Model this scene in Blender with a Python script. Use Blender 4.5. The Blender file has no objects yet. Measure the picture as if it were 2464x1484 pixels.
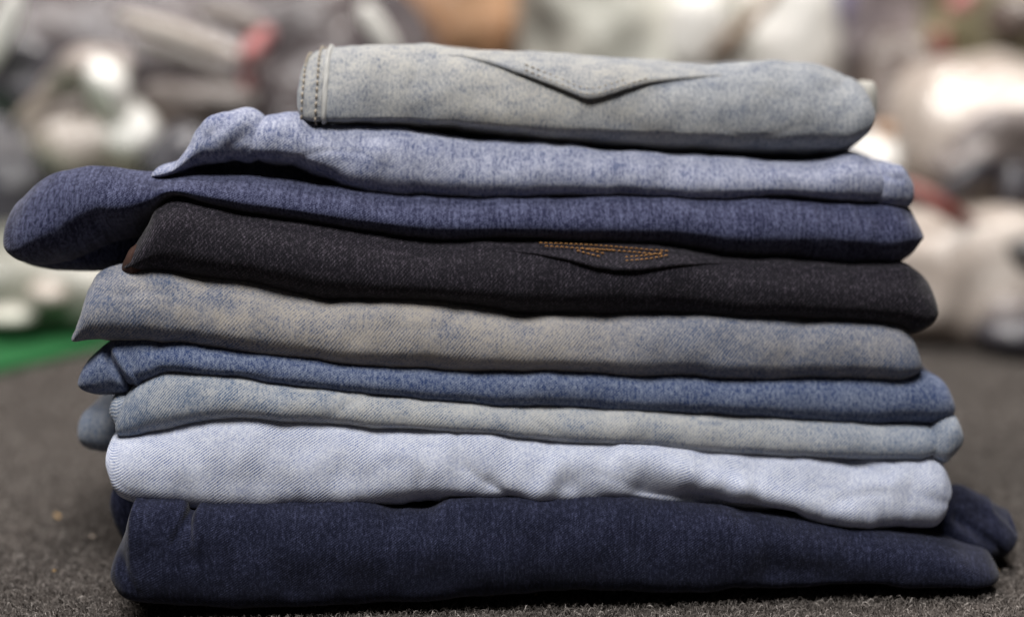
import bpy, bmesh, math, random
import numpy as np
from mathutils import Vector, noise, Matrix

random.seed(7); rng = np.random.default_rng(7)
S = bpy.context.scene
COL = S.collection

# ------------------------------------------------------------------ camera
CAM_Y, CAM_H, PITCH, FPX = -0.80, 0.309, math.radians(11.2), 4000.0
cd = bpy.data.cameras.new('camera'); cam = bpy.data.objects.new('camera', cd); COL.objects.link(cam)
cam.location = (0, CAM_Y, CAM_H)
cam.rotation_euler = (math.radians(90) - PITCH, 0, 0)
cd.sensor_width = 36; cd.lens = 36 * FPX / 2464
cd.clip_start = 0.02; cd.clip_end = 60
cd.dof.use_dof = True; cd.dof.focus_distance = 0.822; cd.dof.aperture_fstop = 2.05
S.camera = cam

# ------------------------------------------------------------------ world and lamps (indoor hall, lamps overhead)
w = bpy.data.worlds.new("World"); S.world = w; w.use_nodes = True
w.node_tree.nodes['Background'].inputs[0].default_value = (0.80, 0.78, 0.85, 1)
w.node_tree.nodes['Background'].inputs[1].default_value = 0.021
S.view_settings.view_transform = 'Standard'; S.view_settings.look = 'None'
S.view_settings.gamma = 1.0; S.view_settings.exposure = 0.0

def lamp(name, loc, target, sx, sy, power, col):
    l = bpy.data.lights.new(name, 'AREA'); l.shape = 'RECTANGLE'; l.size = sx; l.size_y = sy
    l.energy = power; l.color = col
    o = bpy.data.objects.new(name, l); COL.objects.link(o); o.location = loc
    d = Vector(target) - Vector(loc); o.rotation_euler = d.to_track_quat('-Z', 'Y').to_euler()
    return o
lamp('ceiling_lamp', (-0.2, -0.75, 2.1), (0, 0.05, 0.1), 1.05, 0.75, 61, (1.0, 0.975, 0.95))
lamp('ceiling_lamp', (0.5, 1.1, 2.5), (0.1, 1.3, 0.1), 0.9, 0.3, 60, (1.0, 0.94, 0.88))
lamp('ceiling_lamp', (-1.3, 0.4, 2.3), (-0.5, 0.9, 0.1), 0.3, 0.9, 34, (1.0, 0.94, 0.9))

# ------------------------------------------------------------------ helpers
FW = Vector((0, math.cos(PITCH), -math.sin(PITCH))); UP = Vector((0, math.sin(PITCH), math.cos(PITCH)))
def P(px, py, Y):
    """point of the place seen at photo position (px, py) that lies at depth Y"""
    d = FW + Vector((1, 0, 0)) * ((px - 1232) / FPX) - UP * ((py - 742) / FPX)
    k = (Y - CAM_Y) / d.y
    return Vector((0, CAM_Y, CAM_H)) + d * k
def G(px, py, z=0.0):
    d = FW + Vector((1, 0, 0)) * ((px - 1232) / FPX) - UP * ((py - 742) / FPX)
    return Vector((0, CAM_Y, CAM_H)) + d * ((z - CAM_H) / d.z)

def pchip(pts, x):
    pts = sorted(pts); X = np.array([p[0] for p in pts], float); Y = np.array([p[1] for p in pts], float)
    for i in range(1, len(X)):
        if X[i] <= X[i-1]: X[i] = X[i-1] + 1e-4
    h = np.diff(X); m = np.diff(Y) / h; d = np.zeros_like(X)
    for i in range(1, len(X) - 1):
        if m[i-1] * m[i] > 0:
            w1 = 2*h[i] + h[i-1]; w2 = h[i] + 2*h[i-1]
            d[i] = (w1 + w2) / (w1 / m[i-1] + w2 / m[i])
    d[0] = m[0]; d[-1] = m[-1]
    x = np.clip(x, X[0], X[-1]); k = np.clip(np.searchsorted(X, x) - 1, 0, len(h) - 1)
    t = (x - X[k]) / h[k]
    return ((1+2*t)*(1-t)**2*Y[k] + t*(1-t)**2*h[k]*d[k] + t*t*(3-2*t)*Y[k+1] + t*t*(t-1)*h[k]*d[k+1])

def mesh_obj(name, verts, faces, mat, parent=None, uvs=None, smooth=True, kind=None):
    me = bpy.data.meshes.new(name); me.from_pydata([tuple(v) for v in verts], [], faces); me.update()
    if uvs is not None:
        ul = me.uv_layers.new(name='UVMap')
        li = np.zeros(len(me.loops), dtype=np.int32); me.loops.foreach_get('vertex_index', li)
        ul.data.foreach_set('uv', np.asarray(uvs, dtype=np.float32)[li].ravel())
    if smooth: me.polygons.foreach_set('use_smooth', [True] * len(me.polygons))
    if mat: me.materials.append(mat)
    o = bpy.data.objects.new(name, me); COL.objects.link(o)
    if parent is not None:
        o.parent = parent; o.matrix_parent_inverse = Matrix.Translation(-parent.location)
    if kind: o['kind'] = kind
    return o

def thing(name, label, cat, loc, group=None):
    o = bpy.data.objects.new(name, None); COL.objects.link(o); o.location = loc; o.empty_display_size = 0.02
    o['label'] = label; o['category'] = cat
    if group: o['group'] = group
    return o

# ------------------------------------------------------------------ materials
def nmat(name):
    m = bpy.data.materials.new(name); m.use_nodes = True; nt = m.node_tree
    b = nt.nodes['Principled BSDF']
    return m, nt, b
def node(nt, t, **kw):
    n = nt.nodes.new(t)
    for k, v in kw.items():
        if isinstance(k, str) and hasattr(n, k): setattr(n, k, v)
    return n
def math_(nt, op, a, b=None, clamp=False):
    n = nt.nodes.new('ShaderNodeMath'); n.operation = op; n.use_clamp = clamp
    for i, v in enumerate((a, b)):
        if v is None: continue
        if isinstance(v, (int, float)): n.inputs[i].default_value = v
        else: nt.links.new(v, n.inputs[i])
    return n.outputs[0]
def mixc(nt, f, a, b):
    n = nt.nodes.new('ShaderNodeMix'); n.data_type = 'RGBA'
    for i, v in ((0, f), (6, a), (7, b)):
        if isinstance(v, (int, float)): n.inputs[i].default_value = v
        elif isinstance(v, tuple): n.inputs[i].default_value = (*v, 1)
        else: nt.links.new(v, n.inputs[i])
    return n.outputs[2]
def noise_(nt, vec, scale, detail=3, rough=0.55, off=(0, 0, 0), sc=(1, 1, 1)):
    mp = nt.nodes.new('ShaderNodeMapping'); mp.inputs['Location'].default_value = off; mp.inputs['Scale'].default_value = sc
    nt.links.new(vec, mp.inputs['Vector'])
    n = nt.nodes.new('ShaderNodeTexNoise'); n.inputs['Scale'].default_value = scale
    n.inputs['Detail'].default_value = detail; n.inputs['Roughness'].default_value = rough
    nt.links.new(mp.outputs[0], n.inputs['Vector'])
    return n.outputs['Fac']

def denim(name, dark, light, tint=None, bias=0.5, twill=0.35, speck=0.9, blotch=1.0, ang=40, period=0.00117, seed=0.0, streak=0.5, bump=0.5, sheen=0.15, bl_scale=22, gam=1.0, wear=None):
    """woven cotton twill: dark warp and light weft threads, worn in soft blotches"""
    m, nt, b = nmat(name)
    uv = nt.nodes.new('ShaderNodeUVMap').outputs[0]
    sep = nt.nodes.new('ShaderNodeSeparateXYZ'); nt.links.new(uv, sep.inputs[0])
    wob = noise_(nt, uv, 260, 2, off=(seed, seed, 0))
    a = math.radians(ang)
    ph = math_(nt, 'ADD', math_(nt, 'MULTIPLY', sep.outputs[0], -math.sin(a) * 2*math.pi/period),
               math_(nt, 'MULTIPLY', sep.outputs[1], math.cos(a) * 2*math.pi/period))
    ph = math_(nt, 'ADD', ph, math_(nt, 'MULTIPLY', wob, 3.2))
    tw0 = math_(nt, 'SINE', ph)
    msk = nt.nodes.new('ShaderNodeMapRange'); msk.inputs[1].default_value = 0.36; msk.inputs[2].default_value = 0.64; msk.inputs[3].default_value = 0.25; msk.inputs[4].default_value = 1.2
    nt.links.new(noise_(nt, uv, 60, 3, 0.6, off=(seed, 9, 0)), msk.inputs[0])
    tw = math_(nt, 'MULTIPLY', tw0, msk.outputs[0])
    warp = math_(nt, 'SINE', math_(nt, 'MULTIPLY', sep.outputs[0], 2*math.pi/(period*0.9)))
    fine = math_(nt, 'SUBTRACT', noise_(nt, uv, 1400, 2, 0.7, off=(3+seed, 1, 0)), 0.5)
    mid = math_(nt, 'SUBTRACT', noise_(nt, uv, 440, 3, 0.6, off=(1, seed+7, 0), sc=(1.6, 0.8, 1)), 0.5)
    strk = math_(nt, 'SUBTRACT', noise_(nt, uv, 300, 2, 0.6, off=(seed, 0, 0), sc=(1.7, 0.16, 1)), 0.5)
    blo = math_(nt, 'SUBTRACT', noise_(nt, uv, bl_scale*2.4, 5, 0.62, off=(seed*3, seed, 0), sc=(1, 1.4, 1)), 0.5)
    wm = None
    if wear:      # the middle of the leg is worn paler than its ends
        q = math_(nt, 'ABSOLUTE', math_(nt, 'SUBTRACT', math_(nt, 'ADD', sep.outputs[0], math_(nt, 'MULTIPLY', blo, 0.16)), wear[0]))
        r_ = nt.nodes.new('ShaderNodeMapRange'); r_.interpolation_type = 'SMOOTHSTEP'
        r_.inputs[1].default_value = wear[1]*1.5; r_.inputs[2].default_value = wear[1]*0.5; nt.links.new(q, r_.inputs[0]); wm = r_.outputs[0]
        bias = math_(nt, 'ADD', bias - wear[2], math_(nt, 'MULTIPLY', wm, wear[2]*1.5))
    v = math_(nt, 'ADD', bias, math_(nt, 'MULTIPLY', tw, twill*0.5))
    v = math_(nt, 'ADD', v, math_(nt, 'MULTIPLY', math_(nt, 'MULTIPLY', warp, tw), twill*0.18))
    v = math_(nt, 'ADD', v, math_(nt, 'MULTIPLY', fine, speck*2.2))
    v = math_(nt, 'ADD', v, math_(nt, 'MULTIPLY', mid, speck*2.2))
    v = math_(nt, 'ADD', v, math_(nt, 'MULTIPLY', strk, streak*1.8))
    v = math_(nt, 'ADD', v, math_(nt, 'MULTIPLY', blo, blotch*1.25), clamp=True)
    if gam != 1: v = math_(nt, 'POWER', v, gam)
    c = mixc(nt, v, dark, light)
    if tint:
        b2 = noise_(nt, uv, 9, 3, 0.6, off=(seed+4, seed*2, 0))
        r = nt.nodes.new('ShaderNodeMapRange'); r.inputs[1].default_value = 0.42; r.inputs[2].default_value = 0.62
        nt.links.new(b2, r.inputs[0])
        tf = math_(nt, 'MULTIPLY', r.outputs[0] if wm is None else math_(nt, 'MAXIMUM', math_(nt, 'MULTIPLY', wm, 0.85), math_(nt, 'MULTIPLY', r.outputs[0], 0.3)), v)
        c = mixc(nt, tf, c, tint)
    nt.links.new(c, b.inputs['Base Color'])
    b.inputs['Roughness'].default_value = 0.93; b.inputs['Specular IOR Level'].default_value = 0.15
    b.inputs['Sheen Weight'].default_value = sheen; b.inputs['Sheen Roughness'].default_value = 0.5
    bp = nt.nodes.new('ShaderNodeBump'); bp.inputs['Strength'].default_value = bump; bp.inputs['Distance'].default_value = 0.0004
    h = math_(nt, 'ADD', math_(nt, 'MULTIPLY', tw, 0.35), math_(nt, 'MULTIPLY', mid, 1.5))
    nt.links.new(h, bp.inputs['Height']); nt.links.new(bp.outputs[0], b.inputs['Normal'])
    return m

# ------------------------------------------------------------------ folded cloth
class Fold:
    """one rounded fold of cloth: front profile follows (top, bot), real depth behind it"""
    def __init__(s, top, bot, Y, depth=0.24, round_=0.020, n=2.4, slope=0.034, grow=0.0014, wr=1.0, creases=(), endR=0.013, endR2=None, seed=0, skew=0.0, nose=-0.2, under=0.002, nu=420, drop=0.006, back_x=0.0, nb_=None):
        s.slope = slope; s.Y = Y; s.seed = seed
        xL = min(top[0][0], bot[0][0]); xR = max(top[-1][0], bot[-1][0])
        th = np.linspace(0, 1, nu); px = xL + (xR - xL) * (0.5*th + 0.5*0.5*(1 - np.cos(np.pi*th)))
        phi = lambda x: np.arccos(np.clip(1 - 2*(np.asarray(x, float)-xL)/(xR-xL), -1, 1))
        ph = phi(px)
        tp = pchip(list(zip(phi([p[0] for p in top]), [p[1] for p in top])), ph)
        bt = pchip(list(zip(phi([p[0] for p in bot]), [p[1] for p in bot])), ph)
        bt = np.maximum(bt, tp + 0.6)
        s.px, s.tp, s.bt = px, tp, bt
        nfa = 46; nt_ = 22; nb = 10
        rows = []; t = np.linspace(-math.pi/2, math.pi/2, nfa)
        e = 2.0 / n
        c = np.abs(np.cos(t))**e; sn = np.sign(np.sin(t)) * np.abs(np.sin(t))**e
        if nb_:
            e2 = 2.0/nb_; lo = t < 0
            c = np.where(lo, np.abs(np.cos(t))**e2, c); sn = np.where(lo, -np.abs(np.sin(t))**e2, sn)
        noseA = nose if np.isscalar(nose) else np.interp(px, [q[0] for q in nose], [q[1] for q in nose])
        noseA = np.zeros(nu) + noseA
        underA = np.zeros(nu) + (under if np.isscalar(under) else np.interp(px, [q[0] for q in under], [q[1] for q in under]))
        endR2 = endR2 or endR
        ctr = None
        ptsL = [(P(px[i], tp[i], s.yf(px[i])+round_*0.35) + P(px[i], bt[i], s.yf(px[i])+round_*0.75))/2 for i in (0, nu-1)]
        for i in range(nu):
            nose, under = noseA[i], underA[i]
            gz = np.where(sn >= 0, nose + (1-nose)*sn, nose + (1+nose)*sn)
            yf = s.yf(px[i])
            pt = P(px[i], tp[i], yf + round_*0.35); pb = P(px[i], bt[i], yf + round_*0.75)
            x = (pt.x + pb.x) / 2; zt = pt.z + grow; zb = max(pb.z - grow, 0.0004)
            zc = (zt+zb)/2; hz = max((zt-zb)/2, 1e-4)
            dl = abs(x - ptsL[0].x); dr = abs(x - ptsL[1].x)
            off = 0
            if dl < endR: off = endR*(1 - math.sqrt(max(0, 1 - ((endR-dl)/endR)**2)))
            if dr < endR2: off = max(off, endR2*(1 - math.sqrt(max(0, 1 - ((endR2-dr)/endR2)**2))))
            a = round_; y0 = yf + off*0.85; x *= 1 + min(off, 0.3*endR)*0.85/0.83
            dpt = depth if np.isscalar(depth) else float(np.interp(px[i], [q[0] for q in depth], [q[1] for q in depth]))
            yb = yf + dpt - off*0.7
            loop = []
            ks = np.linspace(1, 0, nt_+1)[:-1]
            for k in ks:   # bottom, back to front
                y = y0 + a + (yb - hz - y0 - a) * k**1.4
                loop.append((x + back_x*k, y + under*(1-k), zb, bt[i], 0.0))
            for j in range(nfa):
                y = y0 + a*(1 - c[j]) + skew*hz*(gz[j]-nose)*0.5 + (under*((nose-gz[j])/(1+nose))**1.3 if gz[j] < nose else 0)
                q = 0.5 - 0.5*gz[j]
                loop.append((x, y, zc + hz*gz[j], tp[i] + (bt[i]-tp[i])*q, 1.0))
            for k in ks[::-1]:
                y = y0 + a + (yb - hz - y0 - a) * k**1.4
                loop.append((x + back_x*k, y, max(zt - drop*(k*dpt/0.25), zb + 0.3*(zt-zb)), tp[i], 0.0))
            for k in range(1, nb):
                an = math.pi/2 - math.pi*k/nb
                zt2 = max(zt - (drop*dpt/0.25 if np.isscalar(drop) else 0), zb + 0.3*(zt-zb)); h2 = (zt2-zb)/2
                loop.append((x + back_x, yb - hz + hz*math.cos(an), zb + h2 + h2*math.sin(an), 0, 0.0))
            rows.append(loop)
        A = np.array(rows)                       # nu, nv, 5
        s.nu, s.nv = A.shape[0], A.shape[1]
        Vx = A[:, :, :3].copy()
        s.V = Vx; N = s.normals()
        # wrinkles: soft noise that differs along the cloth, plus single creases
        D = np.zeros((s.nu, s.nv))
        if wr > 0:
            for i in range(0, s.nu):
                for j in range(s.nv):
                    p = Vx[i, j]
                    D[i, j] = noise.noise(Vector((p[0]*26+seed, p[1]*30, p[2]*46+seed*2))) * 0.0016 \
                            + noise.noise(Vector((p[0]*75+seed, p[1]*40, p[2]*60))) * 0.0007 \
                            + noise.noise(Vector((p[0]*190+seed, p[1]*60, p[2]*90+seed))) * 0.00022 \
                            - max(0.0, 0.16 - abs(noise.noise(Vector((p[0]*22+p[2]*20+seed, p[1]*8, p[2]*34-p[0]*9))))) * 0.0075 * max(0.0, noise.noise(Vector((p[0]*9+seed*2, 3, p[2]*8)))+0.1)
            D *= wr
        PX = np.repeat(px[:, None], s.nv, 1); PYY = A[:, :, 3]; FRm = A[:, :, 4]
        # slab region near the front still gets creases
        for (x0, y0, x1, y1, amp, wd) in creases:
            dx, dy = x1-x0, y1-y0; L2 = dx*dx+dy*dy + 1e-6
            tt = ((PX-x0)*dx + (PYY-y0)*dy) / L2; tc = np.clip(tt, 0, 1)
            dist = np.hypot(PX-(x0+dx*tc), PYY-(y0+dy*tc))
            D += amp*0.001*np.exp(-(dist/wd)**2) * FRm
        hh = (bt - tp)/2; wgt = np.clip(hh / (0.9*np.median(hh)), 0, 1)**1.2
        D *= wgt[:, None]
        Vx += N * D[:, :, None]
        Vx[:, :, 2] = np.maximum(Vx[:, :, 2], 0.0004)
        # arc length uv
        dv = np.linalg.norm(np.diff(Vx, axis=1), axis=2); av = np.concatenate([np.zeros((s.nu, 1)), np.cumsum(dv, 1)], 1)
        jf = nt_ + nfa//2
        av = av - av[:, jf:jf+1]
        au = np.repeat(Vx[:, jf, 0][:, None], s.nv, 1)
        s.UV = np.stack([au, av], 2); s.j0, s.j1 = nt_, nt_+nfa
    def yf(s, px): return s.Y + s.slope*(px-300)/2000.0
    def normals(s):
        du = np.gradient(s.V, axis=0); dv = np.roll(s.V, -1, 1) - np.roll(s.V, 1, 1)
        N = np.cross(du, dv); N /= (np.linalg.norm(N, axis=2, keepdims=True) + 1e-12)
        return N
    def build(s, name, mat, parent, label=None):
        nu, nv = s.nu, s.nv
        V = s.V.reshape(-1, 3); UV = s.UV.reshape(-1, 2)
        i = np.arange(nu-1)[:, None]; j = np.arange(nv)[None, :]; jn = (j+1) % nv
        F = np.stack([i*nv+j+0*jn, (i+1)*nv+j+0*jn, (i+1)*nv+jn, i*nv+jn], 2).reshape(-1, 4).tolist()
        F.append(list(range(nv))[::-1]); F.append([(nu-1)*nv + k for k in range(nv)])
        # flip so normals look outwards
        o = mesh_obj(name, V, F, mat, parent, UV)
        me = o.data
        bm = bmesh.new(); bm.from_mesh(me); bmesh.ops.recalc_face_normals(bm, faces=bm.faces); bm.to_mesh(me); bm.free()
        if label: o['label'] = label
        s.N = s.normals()
        # outward check
        if s.N[nu//2, (s.j0+s.j1)//2, 1] > 0: s.N = -s.N
        return o
    def at(s, px, py, lift=0.0):
        """surface point and normal at a photo position on the front of the fold"""
        u = np.interp(px, s.px, np.arange(s.nu)); i = int(min(max(u, 0), s.nu-2)); f = u-i
        cx = (s.V[i]*(1-f) + s.V[i+1]*f); cn = (s.N[i]*(1-f) + s.N[i+1]*f)
        # project column to photo rows
        d = cx - np.array([0, CAM_Y, CAM_H]); zc = d @ np.array(FW); yc = d @ np.array(UP)
        rows = 742 - yc/zc*FPX
        j0 = s.j0 + (s.j1-s.j0)//5; j1 = s.j1 + 18
        r = rows[j0:j1]                           # from the bottom of the front upwards
        r2 = np.maximum.accumulate(r[::-1])[::-1]
        u2 = np.interp(-py, -r2, np.arange(j0, j1)); j = int(min(u2, s.nv-2)); g = u2-j
        p = cx[j]*(1-g)+cx[j+1]*g; n = cn[j]*(1-g)+cn[j+1]*g; n /= np.linalg.norm(n)
        return p + n*lift, n
    def at_j(s, px, jj, lift=0.0):
        u = np.interp(px, s.px, np.arange(s.nu)); i = int(min(max(u, 0), s.nu-2)); f = u-i
        cx = (s.V[i]*(1-f) + s.V[i+1]*f); cn = (s.N[i]*(1-f) + s.N[i+1]*f)
        j = int(min(max(jj, 0), s.nv-2)); g = jj-j
        p = cx[j]*(1-g)+cx[j+1]*g; n = cn[j]*(1-g)+cn[j+1]*g; n /= np.linalg.norm(n)
        return p + n*lift, n
    def jat(s, px, py):
        u = np.interp(px, s.px, np.arange(s.nu)); i = int(min(max(u, 0), s.nu-2)); f = u-i
        cx = (s.V[i]*(1-f) + s.V[i+1]*f)
        d = cx - np.array([0, CAM_Y, CAM_H]); zc = d @ np.array(FW); yc = d @ np.array(UP)
        rows = 742 - yc/zc*FPX
        j0 = s.j0 + (s.j1-s.j0)//5; j1 = s.j1 + 12
        r2 = np.maximum.accumulate(rows[j0:j1][::-1])[::-1]
        return float(np.interp(-py, -r2, np.arange(j0, j1)))

GROUP = 'folded jeans in the stack'
def jeans(label, Y, px=1232, py=742):
    return thing('folded_jeans', label, 'jeans', tuple(P(px, py, Y)), GROUP)

def stitches(path, normals, mat, parent, L=0.0022, gap=0.0011, r=0.00035, name='stitching'):
    """short raised threads laid one after another along a path"""
    path = np.array(path); normals = np.array(normals)
    d = np.linalg.norm(np.diff(path, axis=0), axis=1); s = np.concatenate([[0], np.cumsum(d)])
    V = []; F = []; pos = 0.0
    while pos + L < s[-1]:
        ring = []
        for k in range(5):
            q = pos + L*k/4
            p = np.array([np.interp(q, s, path[:, c]) for c in range(3)]); n = np.array([np.interp(q, s, normals[:, c]) for c in range(3)])
            q2 = min(q+1e-4, s[-1]); p2 = np.array([np.interp(q2, s, path[:, c]) for c in range(3)])
            tg = p2 - p; tg /= np.linalg.norm(tg)+1e-12; n /= np.linalg.norm(n); b = np.cross(tg, n)
            rr = r*(0.45 + 0.55*math.sin(math.pi*(k+0.5)/5)); h = r*1.1*math.sin(math.pi*k/4) - r*0.1
            base = len(V)
            for m in range(6):
                a = 2*math.pi*m/6; V.append(p + n*(h + rr*math.sin(a)) + b*rr*math.cos(a))
            if k:
                for m in range(6): F.append([base-6+m, base-6+(m+1) % 6, base+(m+1) % 6, base+m])
        pos += L + gap
    o = mesh_obj(name, V, F, mat, parent, kind='stuff')
    return o

def plainmat(name, col, rough=0.8, var=0.15, scale=200, coat=0.0, spec=0.3):
    m, nt, b = nmat(name)
    tc = nt.nodes.new('ShaderNodeTexCoord').outputs['Object']
    n = noise_(nt, tc, scale, 3)
    c = mixc(nt, n, tuple(x*(1-var) for x in col), tuple(min(1, x*(1+var)) for x in col))
    nt.links.new(c, b.inputs['Base Color']); b.inputs['Roughness'].default_value = rough
    b.inputs['Coat Weight'].default_value = coat; b.inputs['Coat Roughness'].default_value = 0.15
    b.inputs['Specular IOR Level'].default_value = spec
    return m
thread_tan = plainmat('tan_thread', (0.33, 0.29, 0.235)); thread_orange = plainmat('orange_thread', (0.30, 0.15, 0.05))
thread_navy = plainmat('navy_thread', (0.03, 0.035, 0.07)); thread_pale = plainmat('pale_thread', (0.36, 0.36, 0.35))

# ---- 1: top, pale grey blue
M1 = denim('pale_stone_washed_denim', (0.08, 0.10, 0.145), (0.345, 0.355, 0.36), tint=(0.36, 0.35, 0.32), bias=0.54, twill=0.06, speck=0.75, blotch=1.0, seed=1.3, streak=0.2, bl_scale=30)
t1 = jeans('pale grey blue stonewashed jeans on top of the stack, pocket point showing', 0.03, 1400, 380)
f1 = Fold([(722, 215), (726, 160), (745, 145), (790, 127), (850, 121), (1000, 112), (1100, 119), (1200, 135), (1300, 144), (1500, 158), (1700, 164), (1850, 154), (1950, 160), (2030, 186), (2068, 200), (2086, 218), (2094, 262)],
          [(722, 215), (726, 262), (745, 284), (850, 297), (1000, 314), (1200, 336), (1400, 353), (1600, 368), (1800, 378), (1950, 381), (2020, 374), (2060, 352), (2084, 322), (2094, 266)],
          0.046, depth=0.25, drop=0.012, round_=0.036, n=1.85, nose=((722, -0.8), (1000, -0.6), (1400, -0.42), (1900, -0.36), (2100, -0.3)), under=0.007, endR=0.012, wr=1.1, seed=3, grow=0.001, slope=0.036,
          creases=[(1100, 300, 1300, 290, -0.8, 22), (1420, 262, 1600, 320, -0.9, 22), (1000, 262, 1090, 232, -0.7, 18), (1150, 270, 1380, 300, 0.6, 30)])
f1.build('folded_panel', M1, t1)
# ---- 2
M2 = denim('light_blue_denim', (0.06, 0.08, 0.17), (0.35, 0.37, 0.46), wear=(0.03, 0.17, 0.12), bias=0.56, twill=0.05, speck=1.0, blotch=1.0, seed=2.1, streak=0.45, bl_scale=26)
t2 = jeans('light blue jeans with raised crumpled left fold, directly under the topmost pair', 0.02, 1300, 480)
f2 = Fold([(600, 352), (620, 304), (640, 292), (680, 285), (720, 282), (760, 306), (850, 311), (1000, 327), (1200, 349), (1400, 366), (1600, 381), (1800, 391), (1950, 395), (2050, 378), (2100, 396), (2130, 432), (2137, 455)],
          [(600, 352), (630, 388), (700, 402), (780, 432), (860, 462), (1000, 479), (1300, 481), (1500, 476), (1700, 484), (1900, 480), (2000, 488), (2080, 494), (2125, 485), (2137, 455)],
          0.036, depth=0.25, drop=0.016, grow=0.0015, round_=0.022, n=2.0, nose=-0.2, under=0.002, wr=1.5, seed=11,
          creases=[(1850, 470, 2080, 488, -1.2, 14), (700, 330, 800, 420, -0.6, 22)])
f2.build('folded_panel', M2, t2)
g2 = Fold([(366, 426), (385, 408), (420, 396), (470, 334), (515, 292), (580, 278), (640, 291), (668, 311), (720, 336), (790, 406)],
          [(366, 426), (385, 424), (420, 414), (470, 398), (530, 385), (600, 380), (680, 396), (790, 402)],
          0.026, depth=0.13, drop=0.03, round_=0.018, n=2.0, wr=2.2, seed=17, nu=240, slope=0.13,
          creases=[(500, 330, 560, 290, -1.8, 16), (585, 385, 640, 345, 2.2, 14), (560, 350, 600, 320, -1.6, 16), (640, 300, 690, 330, -1.6, 12), (440, 390, 500, 340, 1.0, 14)])
g2.build('crumpled_leg', M2, t2)
h2 = Fold([(2085, 440), (2092, 412), (2130, 404), (2165, 408), (2186, 430), (2198, 455)],
          [(2085, 470), (2100, 494), (2150, 499), (2185, 497), (2196, 480), (2198, 455)],
          0.036, depth=0.2, round_=0.014, n=2.4, wr=0.8, seed=19, nu=120, creases=[(2110, 418, 2160, 432, -1.0, 9)])
h2.build('waistband', M2, t2)
e2 = Fold([(420, 430), (470, 405), (540, 378), (600, 370), (700, 390), (800, 425), (900, 450), (1000, 466), (1100, 478)],
          [(420, 434), (560, 446), (760, 466), (900, 478), (1000, 484), (1100, 482)],
          0.07, depth=0.14, round_=0.01, n=2.2, wr=0.8, seed=21, nu=120)
e2.build('inner_layer', M2, t2)
# ---- 3
M3 = denim('indigo_denim', (0.006, 0.008, 0.032), (0.085, 0.095, 0.17), bias=0.36, twill=0.05, speck=1.0, blotch=0.6, seed=3.7, streak=0.75, sheen=0.2)
t3 = jeans('dark indigo blue jeans with a thick rounded lobe sticking far out on the left', 0.01, 1100, 640)
f3 = Fold([(17, 565), (22, 520), (50, 490), (90, 452), (150, 426), (240, 414), (320, 424), (400, 430), (600, 440), (800, 462), (1000, 478), (1300, 480), (1500, 476), (1700, 484), (1900, 490), (2100, 494), (2170, 500), (2205, 535), (2217, 572)],
          [(17, 565), (24, 605), (50, 633), (110, 644), (220, 641), (300, 622), (370, 565), (410, 512), (440, 496), (520, 514), (700, 542), (900, 577), (1100, 598), (1300, 596), (1600, 607), (1750, 632), (1900, 642), (2050, 652), (2140, 650), (2185, 628), (2210, 595), (2217, 572)],
          0.022, depth=((17, 0.08), (300, 0.12), (520, 0.2), (700, 0.25), (2300, 0.25)), drop=0.034, round_=0.026, n=1.8, nose=((17, -0.5), (100, -0.15), (250, 0.3), (420, 0.3), (600, 0.05), (1400, -0.05), (2000, 0.05), (2216, 0.0)), under=((17, 0.004), (150, 0.012), (250, 0.04), (400, 0.04), (520, 0.014), (2216, 0.010)), wr=1.0, seed=23, endR=0.018,
          creases=[(420, 470, 520, 520, -1.5, 16), (1950, 510, 1960, 610, 0.5, 14), (2060, 520, 2050, 600, -0.6, 14)])
f3.build('folded_panel', M3, t3)
g3 = Fold([(40, 600), (70, 560), (130, 530), (250, 545), (350, 545), (430, 540), (500, 540)],
          [(40, 604), (70, 634), (130, 645), (250, 648), (330, 646), (430, 640), (500, 600)],
          0.048, depth=0.1, round_=0.016, n=2.2, wr=0.6, seed=24, nu=140)
g3.build('inner_layer', M3, t3)
# ---- 4
M4 = denim('black_raw_denim', (0.006, 0.0055, 0.009), (0.088, 0.075, 0.098), bias=0.25, twill=0.30, gam=2.0, speck=0.9, blotch=0.3, seed=4.4, streak=0.35, ang=52, period=0.0015, sheen=0.12)
t4 = jeans('blackish raw denim jeans with a pocket edge and orange stitching in the middle', 0.0, 1300, 760)
f4 = Fold([(300, 640), (318, 608), (350, 556), (385, 508), (430, 490), (520, 510), (700, 540), (900, 575), (1100, 596), (1300, 594), (1600, 605), (1750, 630), (1900, 640), (2050, 650), (2170, 652), (2215, 676), (2245, 715), (2251, 745)],
          [(300, 644), (330, 657), (440, 672), (600, 692), (700, 714), (800, 734), (900, 730), (1000, 730), (1150, 747), (1280, 767), (1400, 767), (1600, 764), (1800, 772), (2000, 780), (2120, 790), (2200, 806), (2235, 790), (2251, 745)],
          0.011, depth=0.25, round_=0.022, n=2.0, nose=-0.15, under=0.006, wr=1.0, seed=31, creases=[(900, 680, 1250, 700, 0.7, 26), (1360, 700, 1480, 670, 0.8, 26)])
f4.build('folded_panel', M4, t4)
g4 = Fold([(290, 652), (298, 634), (314, 608), (330, 600), (350, 610)], [(290, 654), (300, 660), (320, 662), (340, 662), (350, 660)], 0.012, depth=0.12, round_=0.008, wr=0.5, seed=33, nu=60)
rust = plainmat('rust_brown_lining', (0.05, 0.024, 0.018), 0.9)
g4.build('lining_edge', rust, t4, 'rust brown lining edge')
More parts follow.
